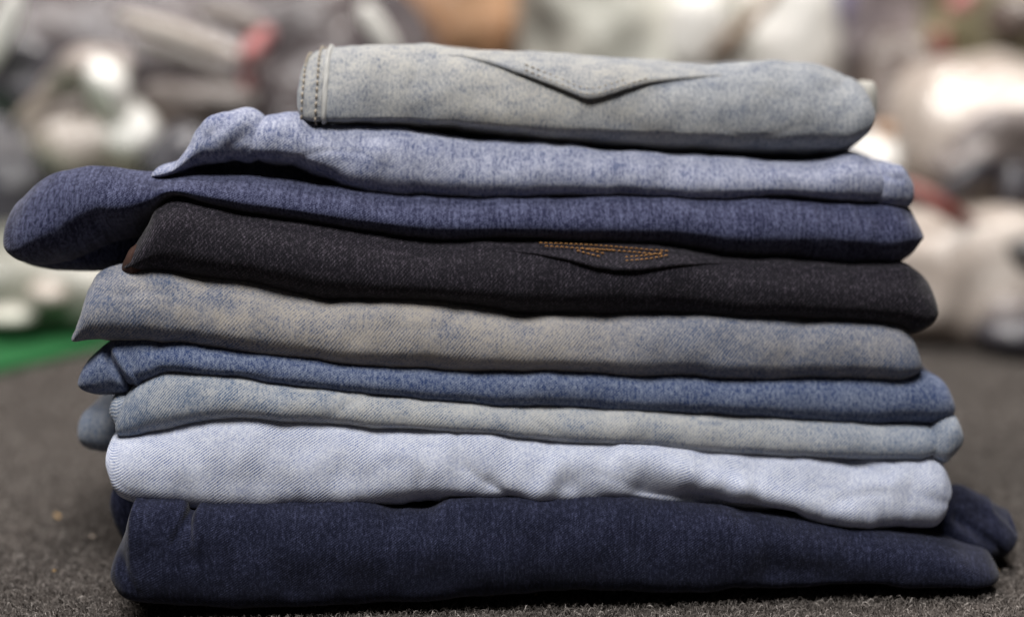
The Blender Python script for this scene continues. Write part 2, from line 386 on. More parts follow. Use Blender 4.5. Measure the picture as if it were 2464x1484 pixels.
# ---- 5
M5 = denim('beige_cast_denim', (0.075, 0.10, 0.165), (0.335, 0.33, 0.34), tint=(0.37, 0.335, 0.29), bias=0.50, twill=0.42, speck=0.75, blotch=1.15, wear=(-0.05, 0.11, 0.16), seed=5.9, streak=0.25, ang=52, period=0.0014, bl_scale=18)
t5 = jeans('faded beige grey jeans with blue patches, under the blackish pair', -0.003, 1200, 880)
f5 = Fold([(178, 812), (188, 795), (200, 755), (212, 705), (235, 672), (290, 658), (360, 659), (440, 671), (600, 690), (700, 713), (800, 733), (880, 728), (1000, 728), (1150, 745), (1280, 766), (1400, 765), (1600, 762), (1800, 770), (2000, 778), (2100, 783), (2160, 790), (2192, 815), (2208, 850), (2213, 872)],
          [(178, 814), (188, 816), (240, 812), (320, 816), (420, 832), (550, 846), (700, 863), (900, 884), (1100, 891), (1300, 894), (1500, 901), (1700, 909), (1850, 914), (1950, 906), (2150, 910), (2195, 900), (2208, 890), (2213, 872)],
          0.005, depth=0.25, round_=0.021, n=2.0, nose=-0.25, under=0.002, wr=1.2, seed=41, creases=[(800, 735, 860, 790, -0.7, 30), (560, 700, 640, 820, 0.6, 36), (1240, 760, 1300, 800, -0.6, 24)])
f5.build('folded_panel', M5, t5)
# ---- 6
M6 = denim('mid_blue_denim', (0.022, 0.042, 0.12), (0.205, 0.24, 0.325), bias=0.42, twill=0.22, speck=1.0, blotch=0.6, seed=6.2, streak=0.3, ang=45)
t6 = jeans('slim medium blue jeans with a pointed pinched left end, above the pale grey pair', 0.003, 1200, 960)
f6 = Fold([(300, 884), (318, 850), (350, 826), (400, 822), (550, 843), (700, 860), (900, 881), (1100, 889), (1300, 892), (1500, 899), (1700, 907), (1850, 912), (1950, 906), (2120, 906), (2210, 910), (2262, 928), (2285, 955), (2294, 982)],
          [(300, 890), (318, 930), (350, 920), (400, 902), (450, 897), (560, 906), (700, 926), (900, 946), (1100, 966), (1300, 981), (1500, 989), (1700, 996), (1900, 1012), (2100, 1022), (2200, 1024), (2255, 1018), (2285, 1005), (2294, 982)],
          0.003, depth=0.25, round_=0.019, n=2.0, nose=-0.1, under=0.002, wr=1.2, seed=51)
f6.build('folded_panel', M6, t6)
g6 = Fold([(190, 920), (200, 896), (225, 864), (262, 833), (310, 819), (360, 820), (420, 850)],
          [(190, 922), (202, 938), (240, 945), (290, 945), (318, 934), (360, 915), (420, 880)],
          0.006, depth=0.16, round_=0.016, n=2.0, wr=1.0, seed=53, nu=180,
          creases=[(262, 850, 325, 925, -4.5, 9), (285, 850, 345, 915, 1.8, 13), (215, 905, 255, 860, 0.8, 14)])
g6.build('pinched_leg', M6, t6)
# ---- 7
M7 = denim('grey_blue_denim', (0.075, 0.12, 0.21), (0.42, 0.44, 0.47), tint=(0.445, 0.44, 0.42), wear=(0.02, 0.15, 0.10), bias=0.52, twill=0.62, speck=0.65, blotch=1.0, seed=7.7, streak=0.2, ang=48, period=0.00125)
t7 = jeans('pale grey blue twill jeans with curled left edge, resting on the whitish pair', -0.006, 1200, 1060)
f7 = Fold([(283, 1020), (290, 985), (305, 955), (335, 925), (380, 903), (440, 896), (560, 905), (700, 925), (900, 945), (1100, 965), (1300, 980), (1500, 988), (1700, 995), (1900, 1010), (2100, 1023), (2240, 1034), (2262, 1044)],
          [(283, 1028), (290, 1052), (310, 1058), (400, 1034), (500, 1012), (560, 1006), (700, 1013), (900, 1028), (1100, 1038), (1300, 1058), (1500, 1073), (1700, 1088), (1900, 1098), (2050, 1103), (2200, 1103), (2250, 1085), (2262, 1060)],
          -0.003, depth=0.25, round_=0.020, n=2.1, wr=1.0, seed=61, grow=0.001)
f7.build('folded_panel', M7, t7)
g7 = Fold([(2225, 1055), (2240, 1026), (2262, 1012), (2285, 1008), (2305, 1025), (2316, 1052)], [(2225, 1098), (2240, 1104), (2275, 1112), (2292, 1100), (2308, 1080), (2316, 1052)],
          -0.004, depth=0.22, round_=0.016, n=2.1, wr=0.8, seed=63, nu=120)
g7.build('folded_edge', M7, t7)
k7 = Fold([(266, 990), (272, 968), (290, 960), (318, 962), (340, 975)], [(266, 995), (276, 1012), (290, 1040), (318, 1050), (340, 1055)], 0.004, depth=0.2, round_=0.012, wr=0.6, seed=64, nu=80, endR=0.008)
k7.build('back_layer', M7, t7)
l7 = Fold([(190, 1036), (196, 1012), (210, 1002), (250, 999), (290, 996), (330, 996)], [(190, 1044), (200, 1066), (225, 1078), (260, 1083), (290, 1086), (330, 1086)], 0.05, depth=0.16, round_=0.014, wr=0.9, seed=65, nu=120, endR=0.012,
          creases=[(236, 1000, 232, 1080, -0.5, 8)])
l7.build('trouser_leg', M7, t7)
# ---- 8
M8 = denim('bleached_denim', (0.11, 0.16, 0.36), (0.65, 0.68, 0.755), bias=0.70, twill=0.95, speck=0.45, blotch=0.4, seed=8.1, streak=0.15, ang=38, period=0.00125, bl_scale=30)
t8 = jeans('bleached whitish blue jeans with bold diagonal twill, second from the bottom', -0.01, 1250, 1200)
f8 = Fold([(260, 1092), (264, 1078), (285, 1068), (340, 1050), (400, 1034), (480, 1012), (550, 1003), (700, 1010), (900, 1025), (1100, 1035), (1300, 1055), (1500, 1070), (1700, 1085), (1900, 1097), (2040, 1106), (2100, 1098), (2220, 1100), (2258, 1112), (2274, 1140), (2284, 1172)],
          [(260, 1094), (266, 1135), (276, 1170), (300, 1190), (380, 1200), (480, 1214), (580, 1219), (700, 1219), (860, 1214), (1000, 1204), (1100, 1204), (1250, 1203), (1400, 1206), (1550, 1214), (1700, 1228), (1850, 1238), (1950, 1246), (2050, 1253), (2150, 1255), (2240, 1253), (2262, 1240), (2276, 1205), (2284, 1172)],
          -0.013, depth=0.25, round_=0.022, n=2.2, skew=0.35, nose=-0.3, under=0.001, wr=1.3, seed=71, nu=520, endR=0.012,
          creases=[(1330, 1130, 1280, 1190, 2.2, 26), (1180, 1150, 1290, 1190, -1.6, 22), (1370, 1150, 1520, 1205, -2.2, 30),
                   (1500, 1095, 1780, 1160, 2.2, 24), (1780, 1160, 2080, 1226, 3.2, 24), (1540, 1165, 1700, 1195, -4.5, 30), (1660, 1188, 1900, 1232, -6.5, 26), (1000, 1190, 1240, 1196, -2.0, 22), (640, 1060, 720, 1190, -0.9, 34), (420, 1080, 520, 1190, 0.8, 30),
                   (2020, 1108, 2130, 1140, -1.4, 14), (1080, 1170, 880, 1190, -0.9, 26), (300, 1080, 420, 1060, 0.8, 20), (900, 1080, 1000, 1140, -0.6, 24), (2080, 1120, 2200, 1120, -0.8, 16)])
f8.build('folded_panel', M8, t8)
# ---- 9
M9 = denim('navy_denim', (0.003, 0.0045, 0.016), (0.058, 0.066, 0.130), bias=0.30, twill=0.10, gam=1.9, speck=0.7, blotch=0.45, seed=9.3, streak=0.35, ang=35, period=0.0011, sheen=0.12, bl_scale=24)
t9 = jeans('dark navy blue jeans at the bottom of the stack, lying on the carpet', -0.005, 1250, 1430)
t9.location.z = 0
f9 = Fold([(272, 1372), (280, 1335), (300, 1285), (316, 1240), (326, 1213), (420, 1219), (448, 1228), (466, 1243), (484, 1229), (600, 1227), (850, 1221), (960, 1251), (1010, 1251), (1090, 1221), (1300, 1211), (1600, 1229), (1800, 1247), (2000, 1279), (2150, 1297), (2260, 1312), (2330, 1338), (2375, 1352), (2402, 1376)],
          [(272, 1374), (285, 1398), (310, 1424), (400, 1442), (520, 1450), (650, 1453), (900, 1440), (1100, 1426), (1500, 1410), (1900, 1402), (2150, 1398), (2300, 1396), (2350, 1397), (2385, 1394), (2402, 1380)],
          -0.032, depth=0.25, round_=0.024, n=2.1, nb_=3.6, nose=-0.35, under=0.001, wr=1.6, seed=81, nu=520, grow=0.0, endR=0.014, endR2=0.02,
          creases=[(466, 1228, 430, 1290, -2.2, 11), (490, 1230, 480, 1300, 0.9, 14), (300, 1330, 340, 1400, -1.2, 12), (350, 1230, 380, 1300, -0.8, 14), (1850, 1345, 2120, 1372, -4.0, 38), (1700, 1260, 2000, 1300, 1.2, 34), (640, 1260, 700, 1400, -0.9, 30), (1180, 1230, 1280, 1380, -0.8, 34),
                   (1600, 1290, 1900, 1300, 0.8, 40), (1500, 1260, 1560, 1330, -0.7, 22), (900, 1290, 1100, 1300, 0.8, 40), (2100, 1300, 2300, 1340, 0.8, 16)])
f9.build('folded_panel', M9, t9)
g9 = Fold([(1900, 1262), (1960, 1240), (2100, 1215), (2200, 1206), (2265, 1196), (2315, 1196), (2380, 1219), (2425, 1248), (2440, 1258), (2442, 1280)],
          [(1900, 1266), (1960, 1272), (2100, 1290), (2200, 1312), (2265, 1345), (2320, 1376), (2378, 1386), (2412, 1345), (2434, 1305), (2442, 1280)],
          0.004, depth=0.085, drop=0.06, round_=0.024, n=2.0, wr=1.6, seed=83, nu=220, slope=0.034,
          creases=[(2300, 1190, 2420, 1250, 1.6, 12), (2290, 1240, 2395, 1330, -2.4, 11), (2290, 1275, 2370, 1350, 1.6, 10), (2090, 1262, 2290, 1310, 1.4, 10), (2395, 1235, 2440, 1268, -2.6, 8)])
g9.build('rolled_edge', M9, t9)
k9 = Fold([(266, 1215), (272, 1190), (300, 1186), (340, 1190), (380, 1200)], [(266, 1220), (275, 1256), (290, 1290), (320, 1345), (380, 1345)], 0.03, depth=0.14, round_=0.012, wr=1.5, seed=85, nu=100, endR=0.01)
k9.build('back_layer', M9, t9)
l9 = Fold([(272, 1362), (278, 1348), (292, 1338), (318, 1330), (340, 1340)], [(272, 1368), (280, 1384), (296, 1392), (318, 1404), (340, 1404)], -0.004, depth=0.1, round_=0.006, wr=1.0, seed=87, nu=80, endR=0.006)
l9.build('turned_corner', M9, t9)

# ---- pockets, seams and stitching laid on the folds
def pocket(f, edge, lift_tip, tip_px, mat, parent, back=24, thick=0.0011, width=400.0, name='back_pocket', base_lift=0.0004, hem_h=0.0005):
    xs = np.linspace(edge[0][0], edge[-1][0], 90); ey = np.interp(xs, [e[0] for e in edge], [e[1] for e in edge])
    # small rounding of the point
    V = []; UV = []; F = []; nr = 16
    for i, (x, y) in enumerate(zip(xs, ey)):
        je = f.jat(x, y); jb = f.j1 + back
        g = math.exp(-((x-tip_px)/width)**2); ew = min(1, min(x-xs[0], xs[-1]-x)/260.0)**1.0
        for r in range(nr):
            q = r/(nr-1); jj = je + (jb-je)*q**1.3
            li = -0.0008 + (base_lift + thick + 0.0008)*ew + (lift_tip*g)*(1-q)**1.5 + (hem_h*ew if r < 5 else 0)
            p, n = f.at_j(x, jj, li); V.append(p); UV.append((p[0], p[2]+p[1]))
        for r in (0,):
            pass
    nx = len(xs)
    for i in range(nx-1):
        for r in range(nr-1): F.append([i*nr+r, (i+1)*nr+r, (i+1)*nr+r+1, i*nr+r+1])
    o = mesh_obj(name, V, F, mat, parent, UV)
    m = o.modifiers.new('thickness', 'SOLIDIFY'); m.thickness = thick; m.offset = 0
    return o
def row_of_stitches(f, pts, lift, mat, parent, up=0.0, jup=0.0, liftfn=None, **kw):
    xs = np.linspace(pts[0][0], pts[-1][0], 80); ys = np.interp(xs, [p[0] for p in pts], [p[1] for p in pts])
    pa, na = [], []
    for x, y in zip(xs, ys):
        p, n = f.at_j(x, f.jat(x, y)+jup, lift + (liftfn(x) if liftfn else 0)); pa.append(p); na.append(n)
    return stitches(pa, na, mat, parent, **kw)

e1 = [(1062, 134), (1120, 138), (1180, 156), (1260, 186), (1330, 214), (1395, 240), (1412, 243), (1440, 239), (1500, 221), (1560, 204), (1630, 194), (1700, 186), (1750, 183)]
pk1 = pocket(f1, e1, 0.0007, 1412, M1, t1, width=230)
kwp = dict(L=0.0022, gap=0.0012, r=0.00034)
hem = lambda x: 0.0007*math.exp(-((x-1412)/230)**2)*0.8
pts = [(a, b-9) for a, b in e1[3:10]]
row_of_stitches(f1, pts, 0.0023, thread_tan, pk1, liftfn=hem, **kwp)
pts = [(a, b-22) for a, b in e1[3:9]]
row_of_stitches(f1, pts, 0.0023, thread_tan, pk1, liftfn=lambda x: hem(x)*0.8, **kwp)

e4 = [(1215, 604), (1290, 613), (1370, 630), (1430, 648), (1475, 656), (1540, 653), (1620, 642), (1700, 636), (1765, 634)]
pk4 = pocket(f4, e4, 0.0008, 1460, M4, t4, width=240, back=10)
for L in ([(1296, 594), (1450, 602), (1605, 614)], [(1310, 601), (1400, 608), (1480, 611)], [(1385, 612), (1450, 628)], [(1410, 608), (1500, 614), (1598, 622)], [(1395, 606), (1460, 621)],
          [(1500, 635), (1560, 630), (1612, 621)], [(1500, 627), (1560, 622), (1600, 616)]):
    row_of_stitches(f4, L, 0.0021, thread_orange, pk4, liftfn=lambda x: 0.0008*math.exp(-((x-1460)/240)**2)*0.75, L=0.0019, gap=0.0007, r=0.00038)

def seam_band(f, x0, x1, mat, parent, lift, name='seam', ja=None, jb=None, tilt=0.0, label=None):
    """a raised strip that runs around the fold from below to the top"""
    ja = f.j0+4 if ja is None else ja; jb = f.j1+16 if jb is None else jb
    js = np.linspace(ja, jb, 60); V = []; UV = []; F = []; nr = 6
    for k, j in enumerate(js):
        for r in range(nr):
            q = r/(nr-1); x = x0+(x1-x0)*q + tilt*(k/59.0-0.5)
            p, n = f.at_j(x, j, lift*math.sin(math.pi*q)**0.4 + 0.0009*noise.noise(Vector((k*0.45, r*0.5, 0)))); V.append(p); UV.append((p[0], p[2]+p[1]))
    for k in range(59):
        for r in range(nr-1): F.append([k*nr+r, k*nr+r+1, (k+1)*nr+r+1, (k+1)*nr+r])
    return mesh_obj(name, V, F, mat, parent, UV)
def vert_stitch(f, x, lift, mat, parent, tilt=0.0, **kw):
    js = np.linspace(f.j0+5, f.j1+16, 70); pa, na = [], []
    for k, j in enumerate(js):
        p, n = f.at_j(x + tilt*(k/69.0-0.5), j, lift); pa.append(p); na.append(n)
    return stitches(pa, na, mat, parent, **kw)
sm1 = seam_band(f1, 729, 784, M1, t1, 0.0012, name='side_seam', tilt=14)
ridge = seam_band(f1, 784, 797, thread_pale, t1, 0.0016, name='seam_ridge', tilt=14, label=None)
vert_stitch(f1, 743, 0.0016, thread_tan, sm1, tilt=12, L=0.0026, gap=0.0014, r=0.0006); vert_stitch(f1, 772, 0.0015, thread_tan, sm1, tilt=14, L=0.0026, gap=0.0014, r=0.0006)
# light stub of a waistband label behind the right end of the top pair
st = Fold([(2070, 225), (2078, 208), (2096, 203), (2106, 212), (2110, 250)], [(2070, 290), (2078, 300), (2096, 304), (2106, 296), (2110, 252)], 0.088, depth=0.04, round_=0.008, wr=0.3, seed=91, nu=50, endR=0.004)
st.build('leather_patch', plainmat('pale_patch', (0.36, 0.35, 0.32), 0.8), t1, 'pale cream patch')

# ------------------------------------------------------------------ carpet
def carpet_mat():
    m, nt, b = nmat('felt_carpet')
    tc = nt.nodes.new('ShaderNodeTexCoord').outputs['Object']
    n1 = noise_(nt, tc, 700, 3, 0.7); n2 = noise_(nt, tc, 260, 3, 0.6, off=(3, 2, 0)); n3 = noise_(nt, tc, 14, 3, 0.5)
    v = math_(nt, 'ADD', math_(nt, 'MULTIPLY', n1, 0.6), math_(nt, 'MULTIPLY', n2, 0.5))
    r = nt.nodes.new('ShaderNodeValToRGB'); nt.links.new(v, r.inputs[0])
    e = r.color_ramp.elements; e[0].position = 0.40; e[0].color = (0.02, 0.017, 0.016, 1); e[1].position = 0.72; e[1].color = (0.175, 0.155, 0.142, 1)
    c = mixc(nt, n3, r.outputs[0], (0.078, 0.068, 0.062)); nt.links.new(c, b.inputs['Base Color'])
    b.inputs['Roughness'].default_value = 1.0; b.inputs['Specular IOR Level'].default_value = 0.05
    bp = nt.nodes.new('ShaderNodeBump'); bp.inputs['Strength'].default_value = 0.9; bp.inputs['Distance'].default_value = 0.0012
    nt.links.new(v, bp.inputs['Height']); nt.links.new(bp.outputs[0], b.inputs['Normal'])
    return m
CM = carpet_mat()
R = 14.0
o = mesh_obj('carpet', [(-R, -3, -0.0025), (R, -3, -0.0025), (R, R, -0.0025), (-R, R, -0.0025)], [[0, 1, 2, 3]], CM, kind='structure'); o['label'] = 'dark grey brown felt carpet'
# curly fibres of the pile
def fibre_mat():
    m, nt, b = nmat('carpet_fibre')
    oi = nt.nodes.new('ShaderNodeAttribute'); oi.attribute_name = 'tone'
    r = nt.nodes.new('ShaderNodeValToRGB'); nt.links.new(oi.outputs['Fac'], r.inputs[0])
    e = r.color_ramp.elements; e[0].position = 0.0; e[0].color = (0.025, 0.02, 0.018, 1); e[1].position = 1.0; e[1].color = (0.47, 0.43, 0.40, 1)
    k = r.color_ramp.elements.new(0.5); k.color = (0.125, 0.11, 0.10, 1)
    k = r.color_ramp.elements.new(0.85); k.color = (0.24, 0.215, 0.20, 1)
    nt.links.new(r.outputs[0], b.inputs['Base Color']); b.inputs['Roughness'].default_value = 0.85
    return m
def fibres(n, x0, x1, y0, y1, seed):
    r = np.random.default_rng(seed)
    c = np.stack([r.uniform(x0, x1, n), y0 + (y1-y0)*r.uniform(0, 1, n)**1.35, np.full(n, -0.0022)], 1)
    a = r.uniform(0, 2*np.pi, n); L = r.uniform(0.0016, 0.0052, n); turn = r.normal(0, 1.4, n); hgt = r.uniform(0.0008, 0.0032, n)
    wd = r.uniform(0.00013, 0.00027, n); K = 5
    V = np.zeros((n, K, 2, 3)); p = c.copy()
    for k in range(K):
        q = k/(K-1); an = a + turn*q
        if k: p = p + np.stack([np.cos(an)*L/(K-1), np.sin(an)*L/(K-1), np.zeros(n)], 1)
        z = c[:, 2] + hgt*np.sin(np.pi*q*0.85)
        side = np.stack([-np.sin(an), np.cos(an), np.full(n, 0.7)], 1)*wd[:, None]*(1 - 0.5*q)
        V[:, k, 0] = np.c_[p[:, :2], z] - side; V[:, k, 1] = np.c_[p[:, :2], z] + side
    base = (np.arange(n)*K*2)[:, None]; F = []
    for k in range(K-1): F.append(np.concatenate([base+2*k, base+2*k+1, base+2*k+3, base+2*k+2], 1))
    F = np.concatenate(F).astype(np.int32)
    me = bpy.data.meshes.new('carpet_pile'); nv = n*K*2
    me.vertices.add(nv); me.vertices.foreach_set('co', V.reshape(-1).astype(np.float32))
    me.loops.add(F.size); me.loops.foreach_set('vertex_index', F.ravel()); me.polygons.add(len(F))
    me.polygons.foreach_set('loop_start', np.arange(0, F.size, 4)); me.update(calc_edges=True)
    at = me.attributes.new('tone', 'FLOAT', 'POINT'); at.data.foreach_set('value', np.repeat(np.clip(r.beta(0.9, 1.5, n), 0, 1), K*2).astype(np.float32))
    me.materials.append(FM); ob = bpy.data.objects.new('carpet_pile', me); COL.objects.link(ob)
    ob['kind'] = 'stuff'; ob['label'] = 'curly grey brown fibres of the felt carpet'
    return ob
FM = fibre_mat()
fibres(300000, -0.48, 0.50, -0.14, 0.62, 5)

# crumbs and chips of straw on the carpet
straw = plainmat('straw', (0.50, 0.32, 0.13), 0.6); crumbm = plainmat('crumb', (0.62, 0.52, 0.42), 0.7)
def chip(px, py, l, wd, ang, mat, label, name='straw_chip', cat='chip'):
    p = G(px, py, 0.0012); bm = bmesh.new()
    bmesh.ops.create_icosphere(bm, subdivisions=2, radius=1)
    for v in bm.verts:
        v.co = Vector((v.co.x*l*(1+0.25*noise.noise(v.co*2+Vector((px, 0, 0)))), v.co.y*wd*(1+0.4*noise.noise(v.co*2)), v.co.z*wd*0.6 + 0.2*wd*noise.noise(v.co*3)))
    bmesh.ops.rotate(bm, verts=bm.verts, cent=(0, 0, 0), matrix=Matrix.Rotation(ang, 3, 'Z') @ Matrix.Rotation(0.15, 3, 'Y'))
    me = bpy.data.meshes.new(name); bm.to_mesh(me); bm.free(); me.materials.append(mat)
    o = bpy.data.objects.new(name, me); COL.objects.link(o); o.location = p
    o['label'] = label; o['category'] = cat; o['group'] = 'crumbs and chips on the carpet'
chip(138, 1240, 0.0032, 0.0011, -0.9, straw, 'tan chip of straw on the carpet left of the stack, the larger one')
chip(222, 1289, 0.0013, 0.0011, 0, crumbm, 'pale cream crumb on the carpet between the tan chip and the stack', 'crumb', 'crumb')
chip(130, 1372, 0.0012, 0.0007, 0.9, straw, 'tiny orange fleck at the left edge of the carpet, nearest the frame corner')
chip(1184, 1431, 0.0011, 0.0007, 0.5, straw, 'tiny orange fleck on the carpet in front of the navy jeans, left of the pair')
chip(1290, 1430, 0.0014, 0.0006, 1.2, straw, 'tiny orange fleck on the carpet in front of the navy jeans, right of the pair')
chip(2400, 1371, 0.0009, 0.0006, 0.2, straw, 'tiny tan fleck on the carpet by the rolled right edge of the navy jeans')

# green mat, far left
gm = plainmat('green_mat', (0.012, 0.10, 0.028), 0.9, 0.3, 300)
a0 = G(-300, 968); a1 = G(310, 822); a2 = G(-300, 905)
def slab(name, pts, z0, z1, mat):
    n = len(pts); V = [(p[0], p[1], z0) for p in pts] + [(p[0], p[1], z1) for p in pts]
    F = [list(range(n, 2*n)), list(range(n))[::-1]] + [[i, (i+1) % n, n+(i+1) % n, n+i] for i in range(n)]
    return mesh_obj(name, V, F, mat, smooth=False)
d = (a1 - a0).normalized(); far = a1 + d*0.35
o = slab('green_mat', [(a0.x-0.6, a0.y - 0.6*d.y/d.x), (far.x, far.y), (far.x-0.4, far.y+0.1), (a0.x-0.6, far.y+0.1)], -0.0024, 0.004, gm)
o['label'] = 'bright green floor mat at the far left beyond the carpet'; o['category'] = 'mat'

# ------------------------------------------------------------------ bags of clothes behind
def film(name, col, col2, rough=0.22, trans=0.0, nscale=9, streak=(1, 1, 1), spec=0.5):
    """clear wrinkled plastic drawn tight over the cloth packed inside: cloth colour under a glossy coat"""
    m, nt, b = nmat(name)
    tc = nt.nodes.new('ShaderNodeTexCoord').outputs['Object']
    n = noise_(nt, tc, nscale, 4, 0.55, sc=streak)
    r = nt.nodes.new('ShaderNodeMapRange'); r.inputs[1].default_value = 0.38; r.inputs[2].default_value = 0.62; nt.links.new(n, r.inputs[0])
    c = mixc(nt, r.outputs[0], col, col2); nt.links.new(c, b.inputs['Base Color'])
    b.inputs['Roughness'].default_value = 0.6
    b.inputs['Coat Weight'].default_value = 1.0; b.inputs['Coat Roughness'].default_value = rough
    b.inputs['Specular IOR Level'].default_value = spec
    w1 = noise_(nt, tc, 17, 3, 0.6, sc=(1, 1, 2.2)); bp = nt.nodes.new('ShaderNodeBump'); bp.inputs['Strength'].default_value = 0.7; bp.inputs['Distance'].default_value = 0.02
    nt.links.new(w1, bp.inputs['Height']); nt.links.new(bp.outputs[0], b.inputs['Coat Normal']); 
    return m
def lump(name, c, r, mat, parent=None, rot=0.0, amp=0.12, freq=6, seed=0, sub=5, squash=1.0, ridge=0.0, tilt=0.0):
    bm = bmesh.new(); bmesh.ops.create_icosphere(bm, subdivisions=sub, radius=1)
    M = Matrix.Rotation(rot, 3, 'Z') @ Matrix.Rotation(tilt, 3, 'Y')
    for v in bm.verts:
        p = v.co.copy(); q = Vector((math.copysign(abs(p.x)**squash, p.x), math.copysign(abs(p.y)**squash, p.y), math.copysign(abs(p.z)**squash, p.z)))
        s = Vector((seed, seed*1.7, seed*0.3)); P3 = Vector((q.x*r[0], q.y*r[1], q.z*r[2]))
        d = amp*noise.noise(P3*freq+s) + amp*0.5*noise.noise(P3*freq*2.3+s) 
        d -= ridge*abs(noise.noise(P3*freq*1.6 - s))*2
        v.co = M @ (P3*(1 + 0) + p*d*min(r)*1.0)
    z0 = -c[2] + 0.003
    for v in bm.verts:
        if v.co.z < z0: v.co.z = z0 + (v.co.z-z0)*0.02
    me = bpy.data.meshes.new(name); bm.to_mesh(me); bm.free()
    me.polygons.foreach_set('use_smooth', [True]*len(me.polygons)); me.materials.append(mat)
    o = bpy.data.objects.new(name, me); COL.objects.link(o); o.location = c
    if parent is not None: o.parent = parent; o.matrix_parent_inverse = Matrix.Translation(-parent.location)
    return o
def sweep(name, pts, rad, mat, parent, flat=0.6):
    """a soft rounded fold of plastic, a painted light or shade streak, or a tie, swept along points"""
    V = []; F = []; n = len(pts); K = 28; pts = [Vector(p) for p in pts]
    for i in range(K+1):
        u = i/K*(n-1); k = min(int(u), n-2); f = u-k
        p0 = pts[max(k-1, 0)]; p1 = pts[k]; p2 = pts[k+1]; p3 = pts[min(k+2, n-1)]
        p = 0.5*((2*p1) + (p2-p0)*f + (2*p0-5*p1+4*p2-p3)*f*f + (3*p1-p0-3*p2+p3)*f**3)
        tg = (p2-p1).normalized(); b = tg.cross(Vector((0, -1, 0))).normalized(); nn = b.cross(tg)
        rr = rad*(0.25 + 0.75*math.sin(math.pi*min(max(i/K, 0.02), 0.98))**0.5)
        for m in range(10):
            a = 2*math.pi*m/10; V.append(p + b*rr*math.cos(a) + nn*rr*flat*math.sin(a))
        if i:
            for m in range(10): F.append([(i-1)*10+m, (i-1)*10+(m+1) % 10, i*10+(m+1) % 10, i*10+m])
    F.append(list(range(10))); F.append([K*10+m for m in range(10)][::-1])
    return mesh_obj(name, V, F, mat, parent)
BG = 'plastic bags of clothes behind the stack'
def bag(label, cpx, cpy, Y, rx, ry, rz, mat, seed, amp=0.16, freq=8, ridge=0.14, rot=0.0, tilt=0.0, squash=0.8, group=BG, name='plastic_bag', cat='bag', onfloor=False):
    c = P(cpx, cpy, Y)
    t = thing(name, label, cat, (c.x, c.y, max(0, c.z - rz)), group)
    lump('filled_sack', tuple(c), (rx, ry, rz), mat, t, rot, amp, freq, seed, ridge=ridge, tilt=tilt, squash=squash)
    return t
mauve = film('film_over_mauve_cloth', (0.04, 0.031, 0.038), (0.085, 0.066, 0.068), 0.2)
mauvel = film('film_over_pale_mauve_cloth', (0.15, 0.125, 0.115), (0.24, 0.205, 0.185), 0.3)
tanw = film('film_over_beige_cloth', (0.26, 0.215, 0.195), (0.40, 0.345, 0.315), 0.3)
lilacd = film('film_over_lilac_cloth_and_shade', (0.14, 0.115, 0.11), (0.21, 0.178, 0.168), 0.4)  # also colours the painted shade in the cream sack's dent
slate = film('film_over_slate_cloth_and_shade', (0.022, 0.021, 0.030), (0.055, 0.052, 0.065), 0.25)  # also serves painted shadow areas and dark creases
cream = film('film_over_cream_cloth_and_highlight', (0.40, 0.335, 0.29), (0.56, 0.50, 0.45), 0.25)  # also the colour of painted highlights on the mauve bag
white = film('film_over_white_cloth_and_highlight', (0.72, 0.70, 0.66), (0.85, 0.84, 0.80), 0.25)  # also used for painted highlights on the film
greyc = film('film_over_grey_white_cloth', (0.48, 0.48, 0.42), (0.66, 0.65, 0.58), 0.3)
orange = film('film_over_orange_cloth', (0.42, 0.22, 0.11), (0.56, 0.34, 0.20), 0.3)
brown = film('film_over_brown_cloth', (0.085, 0.062, 0.052), (0.15, 0.112, 0.095), 0.3)
khaki = film('film_over_khaki_cloth', (0.16, 0.14, 0.075), (0.38, 0.34, 0.20), 0.3)
violet = film('film_over_violet_cloth', (0.10, 0.09, 0.22), (0.20, 0.18, 0.32), 0.3)
lilac = film('film_over_lilac_cloth', (0.17, 0.14, 0.15), (0.30, 0.25, 0.26), 0.25)
greyg = film('film_over_grey_green_cloth', (0.16, 0.17, 0.14), (0.36, 0.35, 0.30), 0.3)
redm = film('red_cloth', (0.19, 0.04, 0.03), (0.30, 0.085, 0.07), 0.5)
pink = film('pink_cloth', (0.34, 0.09, 0.095), (0.44, 0.15, 0.15), 0.4)
blackm = film('black_cloth_and_gap', (0.006, 0.005, 0.005), (0.02, 0.016, 0.015), 0.4)  # also paints the dark gap between two bags


